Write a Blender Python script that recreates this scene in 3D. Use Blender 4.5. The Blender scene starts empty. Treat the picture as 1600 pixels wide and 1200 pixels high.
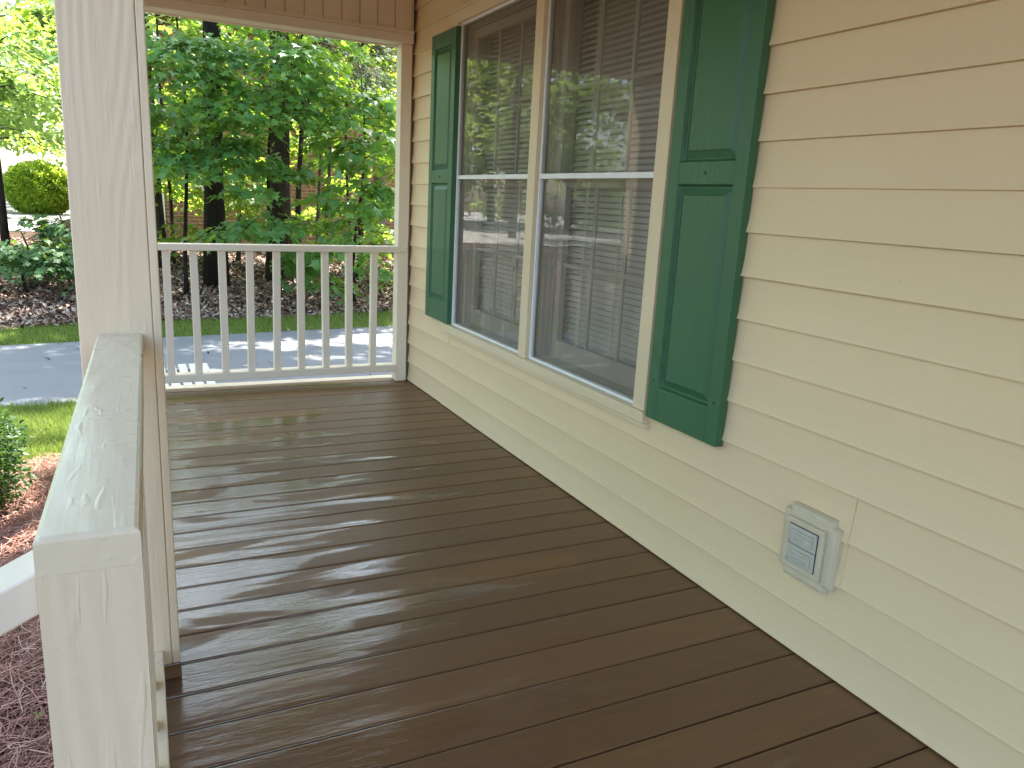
import bpy, math, random
import numpy as np
from mathutils import Vector, Matrix
R = math.radians
scene = bpy.context.scene
col = scene.collection
rng = np.random.default_rng(7)
random.seed(7)

# ------------------------------------------------------------------ camera, sky, sun, exposure
CAM = Vector((-1.6404, 0.0, 1.1936)); FPX = 1210.0
cr = Vector((0.89867492, -0.43553929, 0.05185477))
cu = Vector((0.05442631, 0.22804163, 0.972129))
cf = Vector((0.43522543, 0.87080568, -0.22864009))
cam = bpy.data.cameras.new("camera"); camo = bpy.data.objects.new("camera", cam); col.objects.link(camo)
m = Matrix((cr, cu, -cf)).transposed().to_4x4(); m.translation = CAM
camo.matrix_world = m
cam.sensor_width = 36; cam.lens = FPX / 1600 * 36; cam.clip_start = 0.02; cam.clip_end = 1000
scene.camera = camo

SUN_EL, SUN_AZ = R(61), R(34)            # azimuth from +Y, negative towards -X
sd = Vector((math.sin(SUN_AZ) * math.cos(SUN_EL), math.cos(SUN_AZ) * math.cos(SUN_EL), math.sin(SUN_EL)))
w = bpy.data.worlds.new("World"); scene.world = w; w.use_nodes = True
nt = w.node_tree; nt.nodes.clear()
sky = nt.nodes.new('ShaderNodeTexSky'); sky.sky_type = 'NISHITA'; sky.sun_disc = False
sky.sun_elevation = SUN_EL; sky.sun_rotation = SUN_AZ; sky.dust_density = 2.5; sky.air_density = 1.0
bg = nt.nodes.new('ShaderNodeBackground'); bg.inputs[1].default_value = 0.15
wo = nt.nodes.new('ShaderNodeOutputWorld')
nt.links.new(sky.outputs[0], bg.inputs[0]); nt.links.new(bg.outputs[0], wo.inputs[0])
sun = bpy.data.lights.new("sun", 'SUN'); sun.energy = 4.6; sun.angle = R(0.55); sun.color = (1.0, 0.95, 0.87)
suno = bpy.data.objects.new("sun", sun); col.objects.link(suno)
suno.rotation_euler = sd.to_track_quat('Z', 'Y').to_euler(); suno.location = (0, 0, 30)
scene.view_settings.view_transform = 'Standard'; scene.view_settings.look = 'None'
scene.view_settings.exposure = 2.5; scene.view_settings.gamma = 1.0; scene.view_settings.use_curve_mapping = False
scene.cycles.use_denoising = True
scene.cycles.max_bounces = 10; scene.cycles.diffuse_bounces = 5; scene.cycles.transparent_max_bounces = 12
scene.cycles.sample_clamp_indirect = 6

def at(px, py, Y):
    """world point on the plane y = Y that lies behind a photo pixel"""
    d = cr * (px - 800) / FPX + cu * (600 - py) / FPX + cf
    return CAM + d * (Y / d.y)

# ------------------------------------------------------------------ objects and tags
def tag(o, label=None, cat=None, group=None, kind=None):
    if label: o['label'] = label
    if cat: o['category'] = cat
    if group: o['group'] = group
    if kind: o['kind'] = kind
    return o

def empty(name, loc, label, cat, group=None):
    o = bpy.data.objects.new(name, None); col.objects.link(o); o.location = loc
    o.empty_display_size = 0.1
    return tag(o, label, cat, group)

def root_loc(o):
    while o.parent: o = o.parent
    return np.array(o.location)

def link_mesh(name, V, F, mat, parent=None, smooth=False, bevel=0, origin=None):
    me = bpy.data.meshes.new(name)
    V = np.asarray(V, float)
    if parent is not None: V = V - root_loc(parent)
    elif origin is not None: V = V - np.array(origin)
    me.from_pydata(V.tolist(), [], F); me.update()
    o = bpy.data.objects.new(name, me); col.objects.link(o)
    if mat: me.materials.append(mat)
    if parent is not None: o.parent = parent
    elif origin is not None: o.location = origin
    if smooth: me.polygons.foreach_set('use_smooth', [True] * len(me.polygons))
    if bevel:
        b = o.modifiers.new('bevel', 'BEVEL'); b.width = bevel; b.segments = 2; b.limit_method = 'ANGLE'
        b.angle_limit = R(40)
    return o

def fast_mesh(name, V, loops, sizes, mat, parent=None, smooth=False):
    """numpy built mesh"""
    me = bpy.data.meshes.new(name)
    V = np.asarray(V, np.float32)
    if parent is not None: V = V - root_loc(parent).astype(np.float32)
    me.vertices.add(len(V)); me.vertices.foreach_set('co', V.ravel())
    loops = np.asarray(loops, np.int32); sizes = np.asarray(sizes, np.int32)
    me.loops.add(len(loops)); me.loops.foreach_set('vertex_index', loops)
    me.polygons.add(len(sizes))
    st = np.zeros(len(sizes), np.int32); st[1:] = np.cumsum(sizes)[:-1]
    me.polygons.foreach_set('loop_start', st)
    me.update(calc_edges=True)
    if smooth: me.polygons.foreach_set('use_smooth', np.ones(len(sizes), bool))
    if mat: me.materials.append(mat)
    o = bpy.data.objects.new(name, me); col.objects.link(o)
    if parent is not None: o.parent = parent
    return o

class MB:
    def __init__(s): s.V = []; s.F = []
    def add(s, V, F):
        n = len(s.V); s.V += [tuple(v) for v in V]; s.F += [tuple(i + n for i in f) for f in F]; return s
    def box(s, x0, x1, y0, y1, z0, z1):
        return s.hexa([(x0, y0, z0), (x1, y0, z0), (x1, y1, z0), (x0, y1, z0), (x0, y0, z1), (x1, y0, z1), (x1, y1, z1), (x0, y1, z1)])
    def hexa(s, v):
        return s.add(v, [(0, 3, 2, 1), (4, 5, 6, 7), (0, 1, 5, 4), (1, 2, 6, 5), (2, 3, 7, 6), (3, 0, 4, 7)])
    def prism_y(s, prof, y0, y1):
        """closed profile [(x, z)] swept along y"""
        n = len(prof); V = [(x, y0, z) for x, z in prof] + [(x, y1, z) for x, z in prof]
        F = [(i, (i + 1) % n, n + (i + 1) % n, n + i) for i in range(n)]
        F += [tuple(range(n))[::-1], tuple(range(n, 2 * n))]
        return s.add(V, F)
    def prism_x(s, prof, x0, x1):
        """closed profile [(y, z)] swept along x"""
        n = len(prof); V = [(x0, y, z) for y, z in prof] + [(x1, y, z) for y, z in prof]
        F = [(i, (i + 1) % n, n + (i + 1) % n, n + i) for i in range(n)]
        F += [tuple(range(n))[::-1], tuple(range(n, 2 * n))]
        return s.add(V, F)
    def tube(s, P, rad, seg=8, squash=None):
        P = [Vector(p) for p in P]; n0 = len(s.V); ref = Vector((0.31, 0.77, 0.2))
        for i, p in enumerate(P):
            t = (P[min(i + 1, len(P) - 1)] - P[max(i - 1, 0)]).normalized()
            a = t.cross(ref).normalized(); b = t.cross(a)
            for k in range(seg):
                an = 2 * math.pi * k / seg; s.V.append(tuple(p + (a * math.cos(an) + b * math.sin(an)) * rad[i]))
        for i in range(len(P) - 1):
            for k in range(seg):
                k2 = (k + 1) % seg
                s.F.append((n0 + i * seg + k, n0 + i * seg + k2, n0 + (i + 1) * seg + k2, n0 + (i + 1) * seg + k))
        s.F.append(tuple(n0 + k for k in range(seg))[::-1]); s.F.append(tuple(n0 + (len(P) - 1) * seg + k for k in range(seg)))
        return s
    def disc(s, c, axis, r, h, seg=12):
        c = Vector(c); axis = Vector(axis).normalized()
        return s.tube([c, c + axis * h * .6, c + axis * h], [r, r, r * .75], seg)
    def build(s, name, mat, parent=None, smooth=False, bevel=0, origin=None):
        return link_mesh(name, s.V, s.F, mat, parent, smooth, bevel, origin)

# ------------------------------------------------------------------ materials
class NT:
    def __init__(s, name):
        s.m = bpy.data.materials.new(name); s.m.use_nodes = True; s.t = s.m.node_tree; s.t.nodes.clear()
        s.out = s.n('ShaderNodeOutputMaterial'); s._c = None
    def n(s, typ, **k):
        nd = s.t.nodes.new(typ)
        for a, b in k.items():
            if a.startswith('i_'):
                a = a[2:]; a = int(a) if a.isdigit() else a.replace('_', ' ')
                nd.inputs[a].default_value = b
            else: setattr(nd, a, b)
        return nd
    def l(s, a, b): s.t.links.new(a, b)
    def coord(s, sc=(1, 1, 1), rot=(0, 0, 0)):
        g = s.n('ShaderNodeNewGeometry'); mp = s.n('ShaderNodeMapping'); mp.inputs['Scale'].default_value = sc
        mp.inputs['Rotation'].default_value = rot
        s.l(g.outputs['Position'], mp.inputs[0]); return mp.outputs[0]
    def noise(s, sc=(1, 1, 1), scale=1, detail=4, rough=.5, dist=0, vec=None):
        nd = s.n('ShaderNodeTexNoise'); nd.inputs['Scale'].default_value = scale; nd.inputs['Detail'].default_value = detail
        nd.inputs['Roughness'].default_value = rough; nd.inputs['Distortion'].default_value = dist
        s.l(vec if vec is not None else s.coord(sc), nd.inputs['Vector']); return nd.outputs['Fac']
    def ramp(s, fac, stops):
        r = s.n('ShaderNodeValToRGB'); e = r.color_ramp.elements
        while len(e) < len(stops): e.new(0.5)
        for el, (p, c) in zip(e, stops):
            el.position = p; el.color = (c if hasattr(c, '__len__') else (c, c, c)) + (1,) if hasattr(c, '__len__') else (c, c, c, 1)
        s.l(fac, r.inputs[0]); return r.outputs[0]
    def mix(s, f, a, b):
        mx = s.n('ShaderNodeMix', data_type='RGBA')
        if hasattr(f, 'links'): s.l(f, mx.inputs[0])
        else: mx.inputs[0].default_value = f
        for v, i in ((a, 6), (b, 7)):
            if hasattr(v, 'links'): s.l(v, mx.inputs[i])
            else: mx.inputs[i].default_value = tuple(v) + (1,)
        return mx.outputs[2]
    def math(s, op, a, b=0.0):
        mt = s.n('ShaderNodeMath', operation=op)
        for v, i in ((a, 0), (b, 1)):
            if hasattr(v, 'links'): s.l(v, mt.inputs[i])
            else: mt.inputs[i].default_value = v
        return mt.outputs[0]
    def bump(s, h, strength=.3, dist=.01, normal=None):
        b = s.n('ShaderNodeBump'); b.inputs['Strength'].default_value = strength; b.inputs['Distance'].default_value = dist
        s.l(h, b.inputs['Height'])
        if normal is not None: s.l(normal, b.inputs['Normal'])
        return b.outputs[0]
    def bsdf(s, color, rough=.5, normal=None, spec=.5, coat=None, coat_rough=.05, metal=0):
        p = s.n('ShaderNodeBsdfPrincipled'); p.inputs['Specular IOR Level'].default_value = spec
        p.inputs['Metallic'].default_value = metal
        for v, i in ((color, 'Base Color'), (rough, 'Roughness'), (coat, 'Coat Weight')):
            if v is None: continue
            if hasattr(v, 'links'): s.l(v, p.inputs[i])
            else: p.inputs[i].default_value = (tuple(v) + (1,)) if hasattr(v, '__len__') else v
        p.inputs['Coat Roughness'].default_value = coat_rough
        if normal is not None: s.l(normal, p.inputs['Normal'])
        return p.outputs[0]
    def done(s, sh): s.l(sh, s.out.inputs[0]); return s.m

def mat_simple(name, c, rough=.5, var=.08, nsc=3, bump=.0, bsc=(60, 60, 60), bd=.002, spec=.5, metal=0):
    t = NT(name); n = t.noise(scale=nsc)
    c2 = tuple(max(0, x * (1 - 2 * var)) for x in c); c1 = tuple(min(1, x * (1 + var)) for x in c)
    cc = t.mix(n, c2, c1)
    nb = t.bump(t.noise(bsc, 1, 5), bump, bd) if bump else None
    return t.done(t.bsdf(cc, rough, nb, spec, metal=metal))

def mat_paint(name, c, rough, along, bump=.35, drips=.25):
    """thick gloss paint over sawn timber: long grain ridges, knots and brush drips"""
    t = NT(name)
    sc = [9, 9, 9]; sc[along] = .9
    warp = t.noise(tuple(s * .5 for s in sc), 1, 2)
    s2 = [5.5, 5.5, 5.5]; s2[along] = .75
    wvf = t.math('SINE', t.math('MULTIPLY', t.noise(tuple(s2), 1, 1.5, .4, .15), 105))
    fine = [140, 140, 140]; fine[along] = 5
    f = t.noise(tuple(fine), 1, 3)
    dsc = [85, 85, 85]; dsc[along] = 11
    d = t.ramp(t.noise(tuple(dsc), 1, 1, .4, .4), [(0.62, 0.0), (0.82, 1.0)])
    fade = t.ramp(t.noise((2.2, 2.2, 1.2), 1, 2), [(.35, 0.15), (.65, 1.0)])
    h = t.math('ADD', t.math('MULTIPLY', t.math('MULTIPLY', wvf, .30), fade), t.math('MULTIPLY', f, .35))
    h = t.math('ADD', h, t.math('MULTIPLY', d, drips * 1.6))
    n = t.bump(h, bump, .0022)
    v = t.noise(scale=2.5, detail=3)
    cc = t.mix(v, tuple(x * .93 for x in c), c)
    r = t.ramp(t.noise(scale=7), [(.3, rough * .8), (.7, rough * 1.25)])
    return t.done(t.bsdf(cc, r, n, .5))

CREAM = (0.80, 0.665, 0.465)
M = {}
M['paint_z'] = mat_paint('cream_paint_upright', CREAM, .34, 2, .7, .2)
M['paint_y'] = mat_paint('cream_paint_rail', (0.79, 0.68, .48), .28, 1, .32, .4)
M['paint_x'] = mat_paint('cream_paint_cross', (0.78, 0.67, .53), .34, 0, .2, .1)
M['newel'] = mat_paint('newel_paint', CREAM, .3, 2, .5, .65)
M['rail'] = mat_paint('rail_paint', (0.80, 0.695, .53), .38, 2, .15, .05)

def mat_siding():
    t = NT('vinyl_siding')
    v = t.noise((1.1, 1.1, 1.1), 1, 3)
    cc = t.mix(v, (0.70, 0.54, 0.315), (0.745, 0.59, 0.36))
    st = t.ramp(t.noise((3, .7, 5), 1, 5, .6), [(.5, (0.0,) * 3), (.8, (1.0,) * 3)])
    cc = t.mix(t.math('MULTIPLY', st, .25), cc, (.60, .50, .29))
    sp = t.ramp(t.noise((60, 60, 60), 1, 1), [(.79, 0.0), (.81, 1.0)])
    cc = t.mix(t.math('MULTIPLY', sp, .10), cc, (.2, .16, .1))
    g = t.noise((120, 6, 170), 1, 4, .6)
    g2 = t.noise((20, 1.2, 40), 1, 3, .6)
    wav = t.noise((1.5, 2.2, 1.5), 1, 2)
    n = t.bump(wav, .25, .02)
    n = t.bump(t.math('ADD', g, g2), .16, .0012, n)
    return t.done(t.bsdf(cc, .48, n, .35))
M['siding'] = mat_siding()
M['trim'] = mat_simple('cream_trim', (.72, .59, .38), .42, .05)
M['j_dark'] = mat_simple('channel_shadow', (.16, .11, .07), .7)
M['header'] = mat_simple('soffit_panel', (.74, .61, .44), .5, .05)
M['ceiling'] = mat_simple('porch_ceiling', (.66, .60, .50), .6, .04)
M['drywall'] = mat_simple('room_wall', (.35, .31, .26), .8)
M['white'] = mat_simple('white_aluminium', (.80, .80, .78), .35, .05, 20)
M['sash'] = mat_simple('taupe_sash', (.52, .46, .37), .5, .05)
M['slat'] = mat_simple('blind_slat', (.76, .70, .58), .5, .03)
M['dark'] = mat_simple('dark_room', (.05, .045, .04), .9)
M['screw'] = mat_simple('screw_head', (.03, .06, .04), .4)
M['metal'] = mat_simple('weathered_cover', (.52, .49, .40), .6, .1, 40, spec=.3)
M['block'] = mat_simple('mounting_block', (.60, .515, .36), .75, .07, 25, spec=.2)
M['dark_line'] = mat_simple('dark_gasket', (.06, .06, .06), .7)

def mat_shutter():
    t = NT('green_shutter')
    tc = t.n('ShaderNodeTexCoord'); mp = t.n('ShaderNodeMapping'); mp.inputs['Scale'].default_value = (1, 5.5, 1.15)
    mp.inputs['Location'].default_value = (.05, 2.3, .7); t.l(tc.outputs['Object'], mp.inputs[0])
    cn = t.math('SINE', t.math('MULTIPLY', t.noise(vec=mp.outputs[0], detail=1.2, rough=.35), 95))
    wf = t.math('MULTIPLY', t.math('ADD', cn, 1.0), .5)
    wf = t.math('MULTIPLY', wf, t.ramp(t.noise((2, 3, 1.6), 1, 2), [(.38, .15), (.6, 1.0)]))
    h = t.math('ADD', wf, t.math('MULTIPLY', t.noise((200, 200, 9), 1, 3), .15))
    v = t.noise(scale=3)
    cc = t.mix(v, (.034, .115, .048), (.045, .142, .062))
    cc = t.mix(t.math('MULTIPLY', wf, .45), cc, (.06, .165, .08))
    return t.done(t.bsdf(cc, .42, t.bump(h, .22, .001), .45))
M['shutter'] = mat_shutter()

def deck_bsdf(t, cc, rr, n, wet, cn):
    o = t.bsdf(cc, rr, n, .30, coat=wet, coat_rough=.04)
    t.l(cn, o.node.inputs['Coat Normal']); return o
def mat_deck():
    t = NT('wet_brown_deck')
    g = t.noise((1.6, 55, 30), 1, 6, .65, .6)
    g2 = t.noise((5, 190, 30), 1, 4, .6, .3)
    big = t.noise((.9, 3.2, 1), 1, 3, .5)
    cc = t.mix(g, (.140, .073, .032), (.225, .122, .055))
    cc = t.mix(t.math('MULTIPLY', t.ramp(big, [(.58, 0.0), (.66, 1.0)]), .5), cc, (.27, .13, .04))
    # per-board tone
    sx = t.n('ShaderNodeSeparateXYZ'); ge = t.n('ShaderNodeNewGeometry'); t.l(ge.outputs['Position'], sx.inputs[0])
    bi = t.math('FLOOR', t.math('DIVIDE', t.math('SUBTRACT', sx.outputs[1], .967), .138))
    wn = t.n('ShaderNodeTexWhiteNoise', noise_dimensions='1D'); t.l(bi, wn.inputs['W'])
    cc = t.mix(t.math('MULTIPLY', wn.outputs['Value'], .35), cc, (.10, .054, .028))
    gx = t.math('MULTIPLY', t.math('ADD', sx.outputs[0], 1.05), -.20)
    wet = t.ramp(t.math('ADD', t.noise((1.3, 6.5, 1), 1, 4, .6, .8), gx), [(.50, 0.0), (.56, 1.0)])
    rr = t.math('ADD', t.math('MULTIPLY', t.math('SUBTRACT', 1.0, wet), .24), .13)
    rr = t.math('ADD', rr, t.math('MULTIPLY', g, .09))
    knots = t.ramp(t.noise((14, 30, 1), 1, 2, .5), [(.70, 0.0), (.78, 1.0)])
    h = t.math('ADD', t.math('MULTIPLY', g, .8), t.math('MULTIPLY', g2, .45))
    h = t.math('SUBTRACT', h, t.math('MULTIPLY', knots, .5)); h = t.math('ADD', h, t.math('MULTIPLY', t.noise((22, 70, 30), 1, 4, .6, .4), .5))
    wob = t.bump(t.noise((3.0, 9, 1), 1, 4, .6), .4, .006)
    n = t.bump(h, .5, .0019, wob)
    cn = t.bump(t.math('ADD', g2, t.math('MULTIPLY', t.noise((9, 60, 30), 1, 5, .65, .6), 1.3)), .30, .0016, wob)
    return t.done(deck_bsdf(t, cc, rr, n, wet, cn))
M['deck'] = mat_deck()

def mat_glass():
    t = NT('window_glass')
    fr = t.n('ShaderNodeFresnel'); fr.inputs[0].default_value = 1.45
    tr = t.n('ShaderNodeBsdfTransparent'); tr.inputs[0].default_value = (.96, .97, .96, 1)
    gl = t.n('ShaderNodeBsdfGlossy'); gl.inputs['Roughness'].default_value = .015
    wv = t.bump(t.noise((1, 3, 3), 1, 2), .05, .01)
    t.l(wv, gl.inputs['Normal'])
    mx = t.n('ShaderNodeMixShader'); t.l(t.math('MULTIPLY', fr.outputs[0], 1.0), mx.inputs[0]); t.l(tr.outputs[0], mx.inputs[1]); t.l(gl.outputs[0], mx.inputs[2])
    return t.done(mx.outputs[0])
M['glass'] = mat_glass()
def mat_screen():
    t = NT('insect_screen')
    tr = t.n('ShaderNodeBsdfTransparent'); df = t.n('ShaderNodeBsdfDiffuse'); df.inputs[0].default_value = (.47, .43, .36, 1)
    mx = t.n('ShaderNodeMixShader'); mx.inputs[0].default_value = .31
    t.l(tr.outputs[0], mx.inputs[1]); t.l(df.outputs[0], mx.inputs[2]); return t.done(mx.outputs[0])
M['screen'] = mat_screen()
def mat_curtain():
    t = NT('sheer_curtain')
    tr = t.n('ShaderNodeBsdfTransparent'); df = t.n('ShaderNodeBsdfDiffuse'); df.inputs[0].default_value = (.66, .63, .58, 1)
    mx = t.n('ShaderNodeMixShader'); mx.inputs[0].default_value = .7
    t.l(tr.outputs[0], mx.inputs[1]); t.l(df.outputs[0], mx.inputs[2]); return t.done(mx.outputs[0])
M['curtain'] = mat_curtain()

def mat_leaf(name, c1, c2, trans, tf=.4, rough=.42, spec=.5):
    t = NT(name); g = t.n('ShaderNodeNewGeometry')
    cc = t.mix(g.outputs['Random Per Island'], c1, c2)
    p = t.bsdf(cc, rough, None, spec)
    tl = t.n('ShaderNodeBsdfTranslucent'); tc = t.mix(g.outputs['Random Per Island'], tuple(x * .75 for x in trans), trans); t.l(tc, tl.inputs[0])
    mx = t.n('ShaderNodeMixShader'); mx.inputs[0].default_value = tf
    t.l(p, mx.inputs[1]); t.l(tl.outputs[0], mx.inputs[2]); return t.done(mx.outputs[0])
M['leaf'] = mat_leaf('maple_leaves', (.075, .205, .08), (.14, .31, .09), (.48, .72, .06), .46, .36, .8)
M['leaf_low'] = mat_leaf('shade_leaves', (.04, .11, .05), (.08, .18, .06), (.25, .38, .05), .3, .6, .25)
M['leaf_y'] = mat_leaf('light_green_leaves', (.10, .22, .04), (.17, .32, .06), (.55, .75, .08), .5, .45)
M['leaf_d'] = mat_leaf('dark_needles', (.035, .065, .03), (.07, .10, .05), (.14, .20, .05), .3, .6, .3)
M['leaf_far'] = mat_leaf('woodland_leaves', (.08, .17, .05), (.16, .29, .09), (.45, .62, .12), .45, .5)
M['box_leaf'] = mat_leaf('boxwood_leaves', (.02, .07, .015), (.06, .15, .03), (.18, .32, .03), .3, .5, .35)
M['grass'] = mat_leaf('grass_blades', (.11, .17, .035), (.26, .32, .08), (.34, .46, .08), .35, .6, .3)

def mat_bark(name, a, b):
    t = NT(name); n = t.noise((26, 26, 4), 1, 6, .65, .5)
    cc = t.ramp(n, [(.3, a), (.7, b)])
    return t.done(t.bsdf(cc, .9, t.bump(n, .9, .02), .2))
M['bark'] = mat_bark('dark_bark', (.018, .013, .010), (.085, .068, .052))
M['bark_pale'] = mat_bark('pale_bark', (.07, .055, .04), (.22, .19, .15))
M['bark_dark'] = mat_bark('black_bark', (.008, .007, .006), (.035, .028, .022))  # darkest of the bark tones

def mat_litter(name, stops, bscale=30):
    t = NT(name); g = t.n('ShaderNodeNewGeometry')
    cc = t.ramp(g.outputs['Random Per Island'], stops)
    return t.done(t.bsdf(cc, .7, None, .3))
M['litter'] = mat_litter('dry_leaves', [(0, (.09, .05, .04)), (.35, (.24, .15, .115)), (.7, (.40, .29, .235)), (1, (.60, .50, .43))])
M['straw'] = mat_litter('pine_needles', [(0, (.13, .05, .035)), (.4, (.32, .145, .105)), (.8, (.50, .27, .20)), (1, (.64, .45, .35))])

def mat_ground():
    t = NT('yard_soil')
    n = t.noise((9, 9, 9), 1, 8, .7); n2 = t.noise((.7, .7, .7), 1, 3)
    a = t.ramp(n, [(.3, (.025, .016, .011)), (.55, (.07, .045, .03)), (.75, (.16, .11, .08))])
    return t.done(t.bsdf(a, .95, t.bump(n, .8, .03), .1))
M['ground'] = mat_ground()
def mat_lawn():
    t = NT('lawn')
    n = t.noise((30, 30, 30), 1, 6, .7); n2 = t.noise((1.5, 1.5, 1.5), 1, 3)
    a = t.mix(n, (.04, .075, .014), (.16, .20, .045)); a = t.mix(t.math('MULTIPLY', n2, .5), a, (.12, .12, .04))
    return t.done(t.bsdf(a, .9, t.bump(n, .8, .02), .2))
M['lawn'] = mat_lawn()
def mat_drive():
    t = NT('grey_driveway')
    n = t.noise((70, 70, 70), 1, 6, .7); n2 = t.noise((.8, 2.6, 1), 1, 5, .6)
    a = t.mix(n2, (.175, .18, .20), (.245, .25, .27)); a = t.mix(t.math('MULTIPLY', n, .4), a, (.14, .14, .16))
    return t.done(t.bsdf(a, .8, t.bump(n, .4, .006), .4))
M['drive'] = mat_drive()
M['road'] = mat_simple('pale_pavement', (.42, .40, .38), .85, .08, 1)
def mat_brick():
    t = NT('orange_brick')
    tc = t.n('ShaderNodeNewGeometry'); mp = t.n('ShaderNodeMapping'); mp.inputs['Rotation'].default_value = (R(-90), 0, 0)
    t.l(tc.outputs['Position'], mp.inputs[0])
    br = t.n('ShaderNodeTexBrick'); t.l(mp.outputs[0], br.inputs['Vector'])
    br.inputs['Color1'].default_value = (.36, .15, .07, 1); br.inputs['Color2'].default_value = (.25, .10, .055, 1)
    br.inputs['Mortar'].default_value = (.42, .32, .24, 1); br.inputs['Scale'].default_value = 1
    br.inputs['Brick Width'].default_value = .21; br.inputs['Row Height'].default_value = .077; br.inputs['Mortar Size'].default_value = .009
    v = t.noise((3, 3, 3), 1, 4)
    cc = t.mix(t.math('MULTIPLY', v, .4), br.outputs[0], (.18, .09, .05))
    return t.done(t.bsdf(cc, .85, t.bump(br.outputs['Fac'], -.4, .006), .2))
M['brick'] = mat_brick()
M['roof'] = mat_simple('shingle_roof', (.10, .09, .085), .9, .2, 8)
M['car'] = mat_simple('white_car_paint', (.8, .8, .8), .2, .02)
M['tyre'] = mat_simple('tyre_rubber', (.02, .02, .02), .8)
M['taillight'] = mat_simple('red_lens', (.55, .02, .03), .2)
M['car_glass'] = mat_simple('tinted_glass', (.03, .035, .04), .08)
M['plank'] = mat_paint('white_plank_paint', (.74, .72, .68), .5, 1, .2, .1)

# ------------------------------------------------------------------ terrain
GZ = -0.5
def sstep(t): t = np.clip(t, 0, 1); return t * t * (3 - 2 * t)
def ground_z(x, y):
    x = np.asarray(x, float); y = np.asarray(y, float)
    e = y - .17 * x
    return GZ + .42 * sstep((e - 10.4) / 6.5) + .08 * sstep((e - 17) / 8) + np.where(e > 10.7, .03 * np.sin(x * 1.7 + y) * np.sin(y * 1.3), 0)
def sheet(name, x0, x1, nx, fy0, fy1, ny, mat, dz, label=None, skirt=False):
    xs = np.linspace(x0, x1, nx); V = []; F = []
    for x in xs:
        for y in np.linspace(fy0(x), fy1(x), ny): V.append((x, y, float(ground_z(x, y)) + dz))
    for i in range(nx - 1):
        for j in range(ny - 1):
            a = i * ny + j; F.append((a, a + ny, a + ny + 1, a + 1))
    return link_mesh(name, V, F, mat, smooth=True)
def grid_ground():
    xs = np.concatenate([np.linspace(-400, -30, 8), np.linspace(-28, 28, 113), np.linspace(30, 400, 8)])
    ys = np.concatenate([np.linspace(-400, -20, 8), np.linspace(-18, 40, 117), np.linspace(45, 500, 10)])
    X, Y = np.meshgrid(xs, ys, indexing='ij'); Z = ground_z(X, Y)
    V = np.stack([X, Y, Z], -1).reshape(-1, 3); ny = len(ys); nx = len(xs)
    i, j = np.meshgrid(np.arange(nx - 1), np.arange(ny - 1), indexing='ij'); a = (i * ny + j).ravel()
    L = np.stack([a, a + ny, a + ny + 1, a + 1], -1)
    o = fast_mesh('ground', V, L.ravel(), np.full(len(L), 4), M['ground'], smooth=True)
    tag(o, 'brown leaf-covered soil of the yard and the wooded bank', kind='structure')
grid_ground()
D0 = lambda x: 6.93 + .15 * x
D1 = lambda x: 9.60 + .15 * x
G1 = lambda x: 10.78 + .17 * x
tag(sheet('driveway', -14, 14, 57, D0, D1, 12, M['drive'], .012), 'blue-grey concrete driveway crossing behind the porch', kind='structure')
tag(sheet('lawn', -14, 14, 57, D1, G1, 6, M['lawn'], .006), 'mossy lawn strip between driveway and leaf bank', kind='structure')
tag(sheet('lawn', -14, 14, 29, lambda x: 5.02, D0, 6, M['lawn'], .008), 'sunlit lawn patch between pine straw and driveway', kind='structure')
tag(sheet('road', -40, -3.2, 40, lambda x: 20.5, lambda x: 70, 30, M['road'], .02), 'sunlit pale pavement far behind the leaf bank', kind='structure')

def blades(name, x, y, h, wd, mat, label, cat, lean=.5, z0=None, seg=1):
    n = len(x); z = ground_z(x, y) if z0 is None else z0
    a = rng.uniform(0, 2 * np.pi, n); hh = h * rng.uniform(.5, 1.3, n); la = rng.uniform(0, 2 * np.pi, n); lm = hh * rng.uniform(0, lean, n) * 1.4
    b = np.stack([x, y, z], -1); s = np.stack([np.cos(a), np.sin(a), np.zeros(n)], -1) * wd * .5
    t = b + np.stack([np.cos(la) * lm, np.sin(la) * lm, hh], -1)
    V = np.stack([b - s, b + s, t], 1).reshape(-1, 3); L = np.arange(3 * n)
    o = fast_mesh(name, V, L, np.full(n, 3), mat); return tag(o, label, cat, kind='stuff')
n = 46000; x = rng.uniform(-5, 5, n); y = D1(x) + (G1(x) - D1(x)) * rng.beta(1, 1, n) + rng.normal(0, .04, n)
blades('grass', x, y, .045, .012, M['grass'], 'short mossy grass strip beyond the driveway edge', 'grass', .9)
n = 52000; x = rng.uniform(-4.3, -1.3, n); y = 4.95 + (D0(x) - 4.93) * rng.random(n) + rng.normal(0, .03, n)
blades('grass', x, y, .06, .008, M['grass'], 'bright grass patch beside the clipped boxwood and pine straw', 'grass', .9)

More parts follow.
